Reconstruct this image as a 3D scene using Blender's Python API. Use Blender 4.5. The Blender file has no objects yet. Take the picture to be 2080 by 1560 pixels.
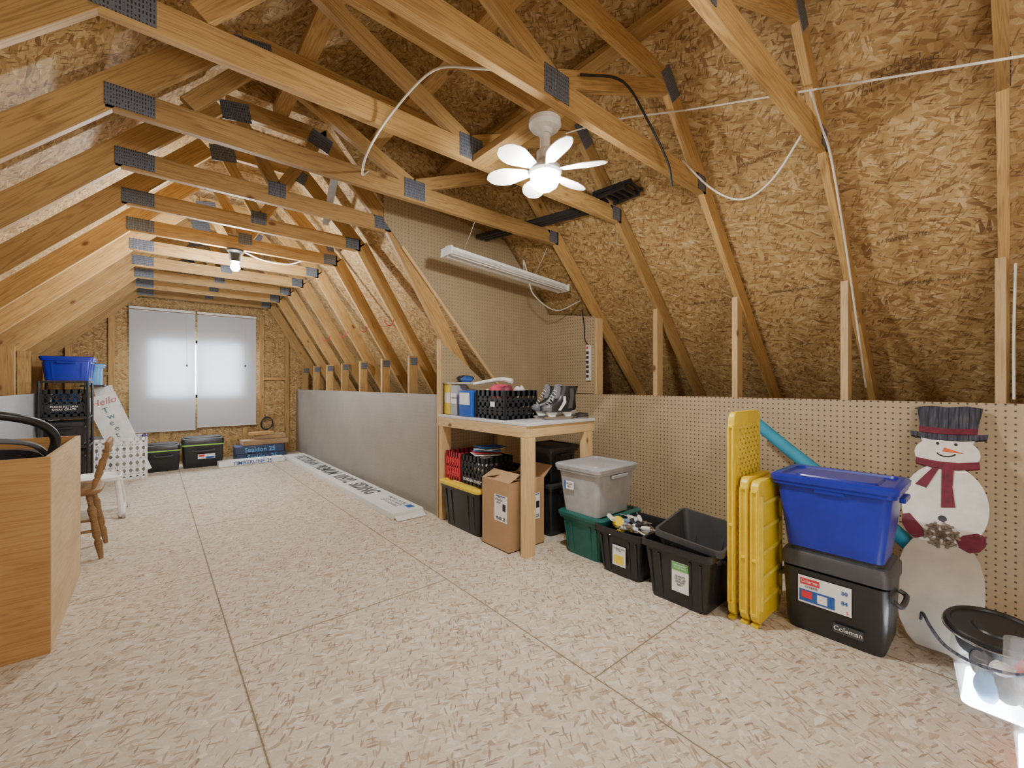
import bpy, math, random, bmesh
from mathutils import Vector, Matrix
random.seed(7)
scene=bpy.context.scene
COL=scene.collection

# ---------------------------------------------------------------- materials
def newmat(name):
    m=bpy.data.materials.new(name); m.use_nodes=True
    nt=m.node_tree; nt.nodes.clear()
    out=nt.nodes.new('ShaderNodeOutputMaterial'); b=nt.nodes.new('ShaderNodeBsdfPrincipled')
    nt.links.new(b.outputs[0],out.inputs[0])
    return m,nt,b,out
def L(nt,a,b): nt.links.new(a,b)
def math_n(nt,op,a,b=None,c=None):
    n=nt.nodes.new('ShaderNodeMath'); n.operation=op
    for i,v in enumerate((a,b,c)):
        if v is None: continue
        if isinstance(v,(int,float)): n.inputs[i].default_value=v
        else: L(nt,v,n.inputs[i])
    return n.outputs[0]
def ramp(nt,fac,stops,interp='LINEAR'):
    r=nt.nodes.new('ShaderNodeValToRGB'); r.color_ramp.interpolation=interp
    e=r.color_ramp.elements
    while len(e)<len(stops): e.new(0.5)
    for i,(p,c) in enumerate(stops):
        e[i].position=p; e[i].color=(c[0],c[1],c[2],1)
    L(nt,fac,r.inputs[0]); return r.outputs[0]
def mix(nt,f,a,b,mode='MIX'):
    n=nt.nodes.new('ShaderNodeMixRGB'); n.blend_type=mode
    for i,v in enumerate((f,a,b)):
        if isinstance(v,(int,float)): n.inputs[i].default_value=v
        elif isinstance(v,tuple): n.inputs[i].default_value=(v[0],v[1],v[2],1)
        else: L(nt,v,n.inputs[i])
    return n.outputs[0]
def mapping(nt,vec,scale=(1,1,1),rot=(0,0,0),loc=(0,0,0)):
    n=nt.nodes.new('ShaderNodeMapping'); n.inputs['Scale'].default_value=scale
    n.inputs['Rotation'].default_value=rot; n.inputs['Location'].default_value=loc
    L(nt,vec,n.inputs[0]); return n.outputs[0]
def noise(nt,vec,scale,detail=2,rough=.5,dist=0):
    n=nt.nodes.new('ShaderNodeTexNoise'); n.inputs['Scale'].default_value=scale
    n.inputs['Detail'].default_value=detail; n.inputs['Roughness'].default_value=rough
    n.inputs['Distortion'].default_value=dist
    L(nt,vec,n.inputs['Vector']); return n.outputs['Fac']
def voro(nt,vec):
    n=nt.nodes.new('ShaderNodeTexVoronoi'); n.voronoi_dimensions='2D'; n.inputs['Scale'].default_value=1
    L(nt,vec,n.inputs['Vector'])
    s=nt.nodes.new('ShaderNodeSeparateColor'); L(nt,n.outputs['Color'],s.inputs[0])
    return s.outputs[0],s.outputs[1],n.outputs['Distance']
def bump(nt,b,h,strength=.3,dist=.002):
    n=nt.nodes.new('ShaderNodeBump'); n.inputs['Strength'].default_value=strength; n.inputs['Distance'].default_value=dist
    L(nt,h,n.inputs['Height']); L(nt,n.outputs[0],b.inputs['Normal'])

def osb(name,stops,chip,fl=0.05,fw=0.014,seams=False,rough=.75,grain=.3,big_s=.3,cs=1,th0=(.90,.93,.945),cm=.7):
    m,nt,b,out=newmat(name)
    tc=nt.nodes.new('ShaderNodeTexCoord'); uv=tc.outputs['UV']
    nz=nt.nodes.new('ShaderNodeTexNoise'); nz.inputs['Scale'].default_value=35; nz.inputs['Detail'].default_value=3
    L(nt,uv,nz.inputs['Vector'])
    off=nt.nodes.new('ShaderNodeVectorMath'); off.operation='MULTIPLY_ADD'
    L(nt,nz.outputs['Color'],off.inputs[0]); off.inputs[1].default_value=(.0018,.0018,0); L(nt,uv,off.inputs[2])
    base=off.outputs[0]
    vals=[]
    for k,ang in enumerate((0.1,0.62,-.5,1.5)):
        v=mapping(nt,base,rot=(0,0,ang))
        v=mapping(nt,v,scale=(1/fl,1/fw,1),loc=(k*7.3,k*3.1,0))
        r,g,d=voro(nt,v); vals.append(r)
    sel=mapping(nt,base,rot=(0,0,.3)); sel=mapping(nt,sel,scale=(1/(fl*.9),1/(fl*.45),1))
    s1,s2,d=voro(nt,sel)
    a=mix(nt,math_n(nt,'GREATER_THAN',s1,.5),vals[0],vals[1])
    c=mix(nt,math_n(nt,'GREATER_THAN',s1,.5),vals[2],vals[3])
    v=mix(nt,math_n(nt,'GREATER_THAN',s2,.55),a,c)
    col=ramp(nt,v,stops)
    for k,(ang,th) in enumerate(zip((.35,-.9,1.9),th0)):
        q=mapping(nt,base,rot=(0,0,ang)); q=mapping(nt,q,scale=(1/(.026*cs),1/(.0056*cs),1),loc=(k*5.7,k*2.9,0))
        r,g,d=voro(nt,q)
        ch=ramp(nt,g,[(0,chip[0]),(.6,chip[1]),(1,chip[2])])
        col=mix(nt,math_n(nt,'MULTIPLY',math_n(nt,'GREATER_THAN',r,th),cm),col,ch)
    gr=noise(nt,uv,150,3,.7)
    col=mix(nt,grain,col,ramp(nt,gr,[(.3,(.5,.48,.44)),(.7,(1,1,1))]),'MULTIPLY')
    big=noise(nt,uv,1.3,3)
    col=mix(nt,big_s,col,ramp(nt,big,[(.3,(.76,.74,.70)),(.7,(1.05,1.05,1.05))]),'MULTIPLY')
    if seams:
        s=nt.nodes.new('ShaderNodeSeparateXYZ'); L(nt,uv,s.inputs[0]); X,Y=s.outputs[0],s.outputs[1]
        wob=math_n(nt,'MULTIPLY',math_n(nt,'SUBTRACT',noise(nt,uv,40,2),.5),.005)
        X=math_n(nt,'ADD',X,wob)
        q=math_n(nt,'DIVIDE',math_n(nt,'SUBTRACT',X,.249),.98)
        row=math_n(nt,'FLOOR',q); fx=math_n(nt,'FRACT',q)
        ex=math_n(nt,'MULTIPLY',math_n(nt,'MINIMUM',fx,math_n(nt,'SUBTRACT',1,fx)),.98)
        par=math_n(nt,'ABSOLUTE',math_n(nt,'MODULO',row,2))
        yy=math_n(nt,'ADD',math_n(nt,'SUBTRACT',math_n(nt,'ADD',Y,wob),2.0),math_n(nt,'MULTIPLY',par,.98+.04))
        fy=math_n(nt,'FRACT',math_n(nt,'DIVIDE',yy,1.96))
        ey=math_n(nt,'MULTIPLY',math_n(nt,'MINIMUM',fy,math_n(nt,'SUBTRACT',1,fy)),1.96)
        e=math_n(nt,'MINIMUM',ex,ey)
        line=math_n(nt,'LESS_THAN',e,.0026)
        soft=math_n(nt,'LESS_THAN',e,.007)
        col=mix(nt,math_n(nt,'MULTIPLY',soft,.35),col,(.42,.32,.16))
        col=mix(nt,math_n(nt,'MULTIPLY',line,.8),col,(.13,.10,.055))
    L(nt,col,b.inputs['Base Color']); b.inputs['Roughness'].default_value=rough
    if not seams: bump(nt,b,v,.15,.001)
    return m
OSBW=osb('osb_wall',[(0,(.22,.12,.04)),(.07,(.35,.205,.072)),(.3,(.44,.28,.105)),(.6,(.51,.34,.135)),(.88,(.59,.41,.18)),(1,(.68,.51,.27))],[(.12,.06,.02),(.25,.13,.045),(.68,.52,.29)],fl=.06,fw=.016)
OSBF=osb('osb_floor',[(0,(.44,.33,.22)),(.06,(.56,.455,.33)),(.16,(.625,.54,.42)),(.5,(.67,.59,.47)),(.85,(.71,.635,.515)),(1,(.79,.735,.625))],[(.24,.14,.09),(.40,.27,.18),(.56,.44,.32)],fl=.045,fw=.018,seams=True,grain=.25,big_s=.2,cs=1.0,th0=(.935,.945,.955),cm=.75)

def lumber(name,c1,c2,knot=True):
    m,nt,b,out=newmat(name)
    tc=nt.nodes.new('ShaderNodeTexCoord'); oi=nt.nodes.new('ShaderNodeObjectInfo')
    off=nt.nodes.new('ShaderNodeVectorMath'); off.operation='ADD'
    L(nt,tc.outputs['Object'],off.inputs[0])
    cmb=nt.nodes.new('ShaderNodeCombineXYZ'); r20=math_n(nt,'MULTIPLY',oi.outputs['Random'],20)
    for i in range(3): L(nt,r20,cmb.inputs[i])
    L(nt,cmb.outputs[0],off.inputs[1]); P=off.outputs[0]
    v=mapping(nt,P,scale=(.9,22,22))
    w=noise(nt,v,1.4,2,.5,.5)
    rings=math_n(nt,'FRACT',math_n(nt,'MULTIPLY',w,9))
    rings=math_n(nt,'ABSOLUTE',math_n(nt,'SUBTRACT',rings,.5))
    fine=noise(nt,mapping(nt,P,scale=(6,180,180)),1.0,3,.6)
    f=math_n(nt,'ADD',math_n(nt,'MULTIPLY',rings,.9),math_n(nt,'MULTIPLY',fine,.6))
    col=ramp(nt,f,[(.1,c1),(.6,c2)])
    tone=math_n(nt,'MULTIPLY_ADD',oi.outputs['Random'],.35,.78)
    tcv=nt.nodes.new('ShaderNodeCombineColor')
    for i in range(3): L(nt,tone,tcv.inputs[i])
    col=mix(nt,1,col,tcv.outputs[0],'MULTIPLY')
    bl=noise(nt,mapping(nt,P,scale=(2,5,5)),1.2,3)
    col=mix(nt,.5,col,ramp(nt,bl,[(.3,(.70,.64,.55)),(.6,(1,1,1))]),'MULTIPLY')
    if knot:
        vn=nt.nodes.new('ShaderNodeTexVoronoi'); vn.inputs['Scale'].default_value=1
        L(nt,mapping(nt,P,scale=(3.2,6,6)),vn.inputs['Vector'])
        k=ramp(nt,vn.outputs['Distance'],[(.05,(1,1,1)),(.11,(0,0,0))])
        col=mix(nt,k,col,(.17,.07,.02))
    L(nt,col,b.inputs['Base Color']); b.inputs['Roughness'].default_value=.6
    return m
LUM=lumber('lumber_warm',(.27,.145,.045),(.55,.345,.125))
LUMP=lumber('lumber_pale',(.50,.33,.145),(.72,.51,.26))
PLY=lumber('plywood_pine',(.40,.19,.055),(.60,.34,.12))
PLYE=lumber('plywood_edge',(.60,.43,.22),(.76,.58,.35))
CHW=lumber('stained_chair_wood',(.14,.075,.028),(.33,.20,.085),False)

def plain(name,c,rough=.5,metal=0,var=.12,sc=12,bmp=0,spec=.5):
    m,nt,b,out=newmat(name)
    tc=nt.nodes.new('ShaderNodeTexCoord')
    n=noise(nt,tc.outputs['Object'],sc,4,.6)
    lo=tuple(x*(1-var) for x in c); hi=tuple(min(1,x*(1+var)) for x in c)
    L(nt,ramp(nt,n,[(.3,lo),(.7,hi)]),b.inputs['Base Color'])
    b.inputs['Roughness'].default_value=rough; b.inputs['Metallic'].default_value=metal
    b.inputs['Specular IOR Level'].default_value=spec
    if bmp: bump(nt,b,n,bmp,.003)
    return m
def pegboard(name,c,axes,sp=.034,r=.0055,dark=(.06,.04,.02),strength=1):
    m,nt,b,out=newmat(name)
    tc=nt.nodes.new('ShaderNodeTexCoord'); s=nt.nodes.new('ShaderNodeSeparateXYZ'); L(nt,tc.outputs['Object'],s.inputs[0])
    d=[]
    for ax in axes:
        f=math_n(nt,'FRACT',math_n(nt,'DIVIDE',s.outputs[ax],sp))
        q=math_n(nt,'MULTIPLY',math_n(nt,'SUBTRACT',f,.5),sp); d.append(math_n(nt,'MULTIPLY',q,q))
    dist=math_n(nt,'SQRT',math_n(nt,'ADD',d[0],d[1]))
    hole=math_n(nt,'MULTIPLY',math_n(nt,'LESS_THAN',dist,r),strength)
    n=noise(nt,tc.outputs['Object'],2.5,5,.65); n2=noise(nt,tc.outputs['Object'],120,2)
    col=ramp(nt,n,[(.3,tuple(x*.88 for x in c)),(.7,tuple(x*1.08 for x in c))])
    col=mix(nt,.3,col,ramp(nt,n2,[(.3,(.7,.7,.7)),(.7,(1,1,1))]),'MULTIPLY')
    col=mix(nt,hole,col,dark)
    L(nt,col,b.inputs['Base Color']); b.inputs['Roughness'].default_value=.55
    return m
PEGX=pegboard('pegboard_side',(.51,.40,.25),(1,2),sp=.03,r=.0045,dark=(.09,.06,.03))
PEGY=pegboard('pegboard_partition',(.45,.35,.215),(0,2),sp=.028,r=.004,strength=.6)
PEGG=pegboard('hardboard_grey',(.32,.29,.25),(1,2),sp=.03,r=.0035,strength=.25)
PEGL=pegboard('hardboard_bluegrey',(.36,.38,.40),(1,2),sp=.03,r=.003,strength=.2)
def plate_mat():
    m,nt,b,out=newmat('galvanised_truss_plate')
    tc=nt.nodes.new('ShaderNodeTexCoord'); s=nt.nodes.new('ShaderNodeSeparateXYZ'); L(nt,tc.outputs['Object'],s.inputs[0])
    fx=math_n(nt,'FRACT',math_n(nt,'DIVIDE',s.outputs[0],.009)); fz=math_n(nt,'FRACT',math_n(nt,'DIVIDE',s.outputs[2],.017))
    n=noise(nt,tc.outputs['Object'],90,2)
    h=math_n(nt,'MULTIPLY',math_n(nt,'LESS_THAN',fx,.42),math_n(nt,'LESS_THAN',fz,.62))
    h=math_n(nt,'MULTIPLY',h,math_n(nt,'GREATER_THAN',n,.42))
    L(nt,mix(nt,h,(.16,.18,.22),(.03,.033,.045)),b.inputs['Base Color'])
    b.inputs['Metallic'].default_value=.3; b.inputs['Roughness'].default_value=.5
    return m
PLATE=plate_mat()
def plaid_mat():
    m,nt,b,out=newmat('navy_plank_plaid')
    tc=nt.nodes.new('ShaderNodeTexCoord'); s=nt.nodes.new('ShaderNodeSeparateXYZ'); L(nt,tc.outputs['Object'],s.inputs[0])
    f=math_n(nt,'LESS_THAN',math_n(nt,'FRACT',math_n(nt,'DIVIDE',s.outputs[0],.034)),.10)
    n=noise(nt,mapping(nt,tc.outputs['Object'],scale=(60,6,1)),2,4)
    col=ramp(nt,n,[(.35,(.02,.023,.04)),(.6,(.06,.065,.09)),(.8,(.15,.15,.16))])
    L(nt,mix(nt,f,col,(.01,.01,.014)),b.inputs['Base Color']); b.inputs['Roughness'].default_value=.7
    return m
HATM=plaid_mat()
BLK=plain('black_plastic',(.017,.018,.02),.38); BLK2=plain('black_plastic_matte',(.03,.03,.033),.6)
DGR=plain('charcoal_plastic',(.055,.058,.065),.45); MGR=plain('mid_grey_plastic',(.15,.155,.17),.45)
YEL=plain('yellow_plastic',(.80,.58,.02),.4); YELL=plain('yellow_pale_plastic',(.78,.62,.07),.4)
BLU=plain('royal_blue_plastic',(.008,.02,.36),.3); LBL=plain('light_blue_plastic',(.12,.38,.72),.35)
GRY=plain('grey_plastic',(.36,.37,.39),.4); TEAL=plain('dark_teal_plastic',(.012,.11,.095),.4)
WHT=plain('white_plastic',(.82,.82,.80),.4); WHP=plain('white_paint',(.80,.79,.75),.55)
RED=plain('red_plastic',(.58,.03,.05),.4); CARD=plain('cardboard',(.42,.26,.135),.8,var=.08,sc=5)
CARDD=plain('cardboard_worn',(.36,.24,.13),.85,var=.2)
WRAP=plain('white_carton',(.76,.78,.75),.6,var=.06); PAPER=plain('paper_label',(.80,.81,.80),.6,var=.04)
INK=plain('dark_ink',(.02,.02,.025),.6); GINK=plain('grey_green_ink',(.09,.11,.11),.6); BINK=plain('blue_ink',(.02,.10,.36),.6)
RINK=plain('red_ink',(.60,.03,.05),.6); YINK=plain('yellow_ink',(.85,.62,.03),.6); GRNI=plain('green_ink',(.12,.42,.10),.6)
BURG=plain('burgundy_paint',(.15,.012,.035),.6,var=.3,sc=30); GREYH=plain('weathered_grey_paint',(.07,.07,.09),.7,var=.5,sc=40)
STAMP=plain('faded_stamp_ink',(.15,.09,.045),.8,var=.5,sc=60)
ORNG=plain('orange_paint',(.75,.13,.03),.6); STEEL=plain('steel',(.6,.6,.62),.25,1); BRZ=plain('bronze_glitter',(.26,.22,.17),.45,.3,var=.4,sc=60)
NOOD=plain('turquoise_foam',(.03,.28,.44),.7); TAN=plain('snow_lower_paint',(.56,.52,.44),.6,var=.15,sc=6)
CABLE=plain('white_cable',(.72,.68,.58),.5); FAB=plain('pink_red_fabric',(.50,.05,.10),.9,var=.5,sc=25); FABW=plain('pale_fabric',(.62,.58,.56),.9)
LAM=plain('white_laminate',(.62,.63,.64),.35); LIME=plain('lime_trim',(.30,.62,.08),.4)
def clear_mat():
    m,nt,b,out=newmat('clear_plastic'); b.inputs['Base Color'].default_value=(.85,.9,.93,1)
    tr=nt.nodes.new('ShaderNodeBsdfTransparent'); mx=nt.nodes.new('ShaderNodeMixShader')
    tc=nt.nodes.new('ShaderNodeTexCoord'); n=noise(nt,tc.outputs['Object'],8,2)
    L(nt,math_n(nt,'MULTIPLY_ADD',n,.16,.06),mx.inputs[0]); L(nt,tr.outputs[0],mx.inputs[1]); L(nt,b.outputs[0],mx.inputs[2]); L(nt,mx.outputs[0],out.inputs[0])
    b.inputs['Roughness'].default_value=.2
    return m
CLR=clear_mat()
def emit(name,c,s):
    m,nt,b,out=newmat(name); e=nt.nodes.new('ShaderNodeEmission'); e.inputs[0].default_value=(*c,1); e.inputs[1].default_value=s
    L(nt,e.outputs[0],out.inputs[0]); return m
GLOBE=emit('lit_globe',(1,.975,.93),680); BULB=emit('lit_bulb',(.98,.985,1),1600)
def blind_mat():
    m,nt,b,out=newmat('blind_slat_vinyl'); b.inputs['Base Color'].default_value=(.82,.84,.87,1); b.inputs['Roughness'].default_value=.9
    tl=nt.nodes.new('ShaderNodeBsdfTranslucent'); tl.inputs[0].default_value=(.93,.95,.98,1)
    tc=nt.nodes.new('ShaderNodeTexCoord'); n=noise(nt,tc.outputs['Object'],3,2)
    mx=nt.nodes.new('ShaderNodeMixShader'); L(nt,math_n(nt,'MULTIPLY_ADD',n,.05,.35),mx.inputs[0])
    L(nt,b.outputs[0],mx.inputs[1]); L(nt,tl.outputs[0],mx.inputs[2]); L(nt,mx.outputs[0],out.inputs[0]); return m
BLIND=blind_mat()

# ---------------------------------------------------------------- mesh tools
def catmull(pts,k=6):
    P=[Vector(p) for p in pts]
    if len(P)<3: return P
    out=[]
    E=[P[0]*2-P[1]]+P+[P[-1]*2-P[-2]]
    for i in range(1,len(E)-2):
        for j in range(k):
            t=j/k; a,b,c,d=E[i-1],E[i],E[i+1],E[i+2]
            out.append(.5*((2*b)+(c-a)*t+(2*a-5*b+4*c-d)*t*t+(3*b-a-3*c+d)*t**3))
    out.append(P[-1]); return out
def rr(w,d,r,z,n=4,cx=0,cy=0):
    pts=[]
    for (sx,sy,a0) in ((1,1,0),(-1,1,90),(-1,-1,180),(1,-1,270)):
        for i in range(n+1):
            a=math.radians(a0+90*i/n)
            pts.append((cx+sx*(w/2-r)+r*math.cos(a),cy+sy*(d/2-r)+r*math.sin(a),z))
    return pts
class MB:
    def __init__(s): s.v=[];s.f=[];s.m=[];s.mi=0
    def add(s,vs,fs):
        o=len(s.v); s.v+=[tuple(x) for x in vs]
        for f in fs: s.f.append([o+i for i in f]); s.m.append(s.mi)
        return s
    def box(s,c,d,R=None):
        vs=[]
        for x in (-.5,.5):
            for y in (-.5,.5):
                for z in (-.5,.5):
                    p=Vector((x*d[0],y*d[1],z*d[2]))
                    if R is not None: p=R@p
                    vs.append(p+Vector(c))
        return s.add(vs,[(0,1,3,2),(4,6,7,5),(0,4,5,1),(2,3,7,6),(0,2,6,4),(1,5,7,3)])
    def beam(s,p0,p1,w,h):
        p0=Vector(p0);p1=Vector(p1);X=(p1-p0);l=X.length;X.normalize()
        up=Vector((0,0,1)) if abs(X.z)<.95 else Vector((1,0,0))
        Y=up.cross(X).normalized(); Z=X.cross(Y)
        return s.box((p0+p1)/2,(l,w,h),Matrix((X,Y,Z)).transposed())
    def loft(s,rings,cap0=True,cap1=True):
        n=len(rings[0]); vs=[p for r in rings for p in r]; fs=[]
        for i in range(len(rings)-1):
            for j in range(n):
                k=(j+1)%n; fs.append((i*n+j,i*n+k,(i+1)*n+k,(i+1)*n+j))
        if cap0: fs.append(tuple(range(n)))
        if cap1: fs.append(tuple((len(rings)-1)*n+j for j in range(n)))
        return s.add(vs,fs)
    def tube(s,pts,r,n=8,k=6,taper=None):
        P=catmull(pts,k) if k else [Vector(p) for p in pts]
        rings=[];ref=None
        for i,p in enumerate(P):
            t=(P[min(i+1,len(P)-1)]-P[max(i-1,0)]).normalized()
            if ref is None: ref=Vector((0,0,1)) if abs(t.z)<.9 else Vector((1,0,0))
            a=(ref-t*ref.dot(t)).normalized(); ref=a; b=t.cross(a)
            rad=r if taper is None else r+(taper-r)*i/(len(P)-1)
            rings.append([p+(a*math.cos(2*math.pi*j/n)+b*math.sin(2*math.pi*j/n))*rad for j in range(n)])
        return s.loft(rings)
    def lathe(s,prof,n=24,c=(0,0,0),ax='z'):
        rings=[]
        for r,z in prof:
            R=[]
            for j in range(n):
                a=2*math.pi*j/n; x,y=max(r,.0004)*math.cos(a),max(r,.0004)*math.sin(a)
                R.append((c[0]+x,c[1]+y,c[2]+z) if ax=='z' else ((c[0]+z,c[1]+x,c[2]+y) if ax=='x' else (c[0]+x,c[1]+z,c[2]+y)))
            rings.append(R)
        return s.loft(rings)
    def prism(s,pts,O,U,V,N,th):
        O=Vector(O);U=Vector(U);V=Vector(V);N=Vector(N)
        a=[O+U*p[0]+V*p[1] for p in pts]; b=[p+N*th for p in a]
        return s.loft([a,b])
    def obj(s,name,mats,parent=None,loc=(0,0,0),rot=(0,0,0),bevel=0,smooth=False,label=None,M=None):
        me=bpy.data.meshes.new(name); me.from_pydata(s.v,[],s.f)
        if not isinstance(mats,(list,tuple)): mats=[mats]
        for m in mats: me.materials.append(m)
        for p,mi in zip(me.polygons,s.m): p.material_index=mi
        bm=bmesh.new(); bm.from_mesh(me); bmesh.ops.recalc_face_normals(bm,faces=bm.faces); bm.to_mesh(me); bm.free()
        if smooth:
            me.shade_smooth()
            try: me.set_sharp_from_angle(angle=math.radians(38))
            except Exception: pass
        o=bpy.data.objects.new(name,me); COL.objects.link(o)
        if parent: o.parent=parent
        if M is not None: o.matrix_local=M
        else: o.location=loc; o.rotation_euler=rot
        if bevel:
            b=o.modifiers.new('bevel','BEVEL'); b.width=bevel; b.segments=2; b.limit_method='ANGLE'
        if label: o['label']=label
        return o
def tag(o,label,cat,group=None,kind=None):
    o['label']=label; o['category']=cat
    if group: o['group']=group
    if kind: o['kind']=kind
    return o
def top(name,label,cat,loc=(0,0,0),rot=(0,0,0),group=None):
    e=bpy.data.objects.new(name,None); e.empty_display_size=.05; COL.objects.link(e); e.location=loc; e.rotation_euler=rot
    return tag(e,label,cat,group)
def frame(X,Y,Z,O):
    M=Matrix.Identity(4)
    for i in range(3):
        M[i][0]=X[i];M[i][1]=Y[i];M[i][2]=Z[i];M[i][3]=O[i]
    return M
FACES={'negx':((0,-1,0),(0,0,1),(-1,0,0)),'negy':((1,0,0),(0,0,1),(0,-1,0)),'top':((0,-1,0),(1,0,0),(0,0,1)),'topx':((1,0,0),(0,1,0),(0,0,1))}
def text(parent,s,loc,size,face,mat,bold=0,name='lettering',shear=0,xs=1,basis=None):
    cu=bpy.data.curves.new('t','FONT'); cu.body=s; cu.size=size; cu.extrude=.0004; cu.align_x='CENTER'; cu.align_y='CENTER'; cu.offset=bold; cu.shear=shear; cu.resolution_u=3
    t=bpy.data.objects.new('t',cu); COL.objects.link(t)
    bpy.context.view_layer.update()
    me=bpy.data.meshes.new_from_object(t.evaluated_get(bpy.context.evaluated_depsgraph_get()))
    bpy.data.objects.remove(t); me.materials.clear(); me.materials.append(mat)
    o=bpy.data.objects.new(name,me); COL.objects.link(o); o.parent=parent
    X,Y,Z=basis if basis else FACES[face]
    M=frame(X,Y,Z,loc)
    if xs!=1: M=M@Matrix.Diagonal((xs,1,1,1))
    o.matrix_local=M
    return o
def sticker(parent,loc,w,h,face,mat,name='label_sticker',t=.001,basis=None):
    X,Y,Z=basis if basis else FACES[face]
    return MB().box((0,0,0),(w,h,t)).obj(name,mat,parent,M=frame(X,Y,Z,loc))

def panels(name,polys,mat,label=None):
    v=[];f=[];uv=[]
    for pts,O,U,V in polys:
        O=Vector(O);U=Vector(U).normalized();V=Vector(V).normalized()
        b=len(v); v+=[tuple(p) for p in pts]; f.append(list(range(b,b+len(pts))))
        uv+=[((Vector(p)-O).dot(U),(Vector(p)-O).dot(V)) for p in pts]
    me=bpy.data.meshes.new(name); me.from_pydata(v,[],f); me.materials.append(mat)
    l=me.uv_layers.new(name='UVMap')
    for i,lp in enumerate(me.loops): l.data[i].uv=uv[lp.vertex_index]
    o=bpy.data.objects.new(name,me); COL.objects.link(o); o['kind']='structure'
    if label: o['label']=label
    return o

# ---------------------------------------------------------------- room shell
A0,A1,A2=-1.5,3.05,7.45
XA=(1,0,0);YA=(0,1,0);ZA=(0,0,1)
panels('floor',[([(-2.6,A0,0),(4.9,A0,0),(4.9,A2,0),(-2.6,A2,0)],(0,0,0),XA,YA)],OSBF,'oriented strand board subfloor with panel seams')
near=[(-2.48,0),(.27,2.86),(1.2,3.3),(2.08,2.82),(4.76,0)]
far=[(-2.48,0),(.27,2.86),(.94,2.86),(3.43,0)]
def roof(prof,a0,a1):
    out=[]
    for i in range(len(prof)-1):
        p,q=prof[i],prof[i+1]
        out.append(([(p[0],a0,p[1]),(q[0],a0,q[1]),(q[0],a1,q[1]),(p[0],a1,p[1])],(p[0],i*1.7,p[1]),(0,1,0),(q[0]-p[0],0,q[1]-p[1])))
    return out
ceil=panels('ceiling',roof(near,A0,A1)+roof(far,A1,A2),OSBW,'unpainted strand board roof sheathing on steep gambrel slopes')
panels('wall_south',[([(x,A0,z) for x,z in near],(0,0,0),XA,ZA)],OSBW)
panels('wall_partition',[([(3.43,A1,0),(.94,A1,2.86),(.27,A1,2.86),(1.2,A1,3.3),(2.08,A1,2.82),(4.76,A1,0)],(.3,0,0),XA,ZA)],OSBW)
wx0,wx1,wz0,wz1=-.05,1.03,.88,1.68
y=A2
panels('wall_north',[
 ([(-2.48,y,0),(-1.5,y,0),(-.05-0,y,0),(wx0,y,2.53),(-1.5,y,1.02)],(0,0,0),XA,ZA),
 ([(wx0,y,0),(wx1,y,0),(wx1,y,wz0),(wx0,y,wz0)],(0,0,0),XA,ZA),
 ([(wx0,y,wz1),(wx1,y,wz1),(wx1,y,2.757),(.94,y,2.86),(.27,y,2.86),(wx0,y,2.53)],(0,0,0),XA,ZA),
 ([(wx1,y,0),(3.43,y,0),(wx1,y,2.757)],(0,0,0),XA,ZA)],OSBW,'strand board gable wall around the window')
def sheet(name,pts,mat,N,th=.008,label=None):
    o=MB().prism(pts[0],pts[1],pts[2],pts[3],N,th).obj(name,mat); o['kind']='structure'
    if label:o['label']=label
    return o
sheet('wall_east',([(A0,0),(3.0,0),(3.0,.98),(A0,.98)],(3.0,0,0),YA,ZA),PEGX,(1,0,0),label='tan pegboard knee wall')
sheet('wall_east_alcove',([(2.40,.985),(3.0,.985),(3.0,1.76),(2.40,1.67)],(3.0,0,0),YA,ZA),PEGX,(1,0,0))
sheet('wall_east_far',([(3.02,0),(A2,0),(A2,.985),(3.02,.985)],(1.76,0,0),YA,ZA),PEGG,(1,0,0),label='grey hardboard knee wall')
sheet('wall_west',([(A0,0),(A2,0),(A2,.98),(A0,.98)],(-.86,0,0),YA,ZA),PEGL,(1,0,0),label='blue-grey hardboard knee wall')
sheet('wall_partition_pegboard',([(1.76,0),(1.76,1.43),(2.22,1.09),(2.34,1.09),(1.49,2.06),(1.30,2.28),(1.30,2.5),(1.75,2.46),(2.45,2.38),(3.0,1.80),(3.0,0)],(0,2.992,0),XA,ZA),PEGY,(0,1,0),label='tan pegboard filling the gable step')
def stick(name,p0,p1,w,h,mat,parent=None,bevel=.002):
    p0=Vector(p0);p1=Vector(p1);X=(p1-p0);l=X.length;X.normalize()
    if abs(X.z)>.95: up=Vector((1,0,0))
    else: up=Vector((0,0,1))
    Y=up.cross(X).normalized(); Z=X.cross(Y)
    return MB().box((0,0,0),(l,w,h)).obj(name,mat,parent,M=frame(X,Y,Z,(p0+p1)/2),bevel=bevel)
t=stick('trim_1',(1.44,2.985,2.115),(2.36,2.985,1.07),.016,.022,LUMP); t['kind']='structure'
t=stick('trim_2',(1.755,2.975,0),(1.755,2.975,1.43),.018,.03,LUMP); t['kind']='structure'
wb=MB()
for i,(x,z,w,h) in enumerate([((wx0+wx1)/2,wz0+.02,wx1-wx0,.04),((wx0+wx1)/2,wz1-.02,wx1-wx0,.04),(wx0+.02,(wz0+wz1)/2,.04,wz1-wz0),(wx1-.02,(wz0+wz1)/2,.04,wz1-wz0),((wx0+wx1)/2,(wz0+wz1)/2,.06,wz1-wz0)]):
    wb.box((x,7.46,z),(w,.06,h))
o=wb.obj('window_1',WHT); o['kind']='structure'; o['label']='white vinyl slider window frame'

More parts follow.
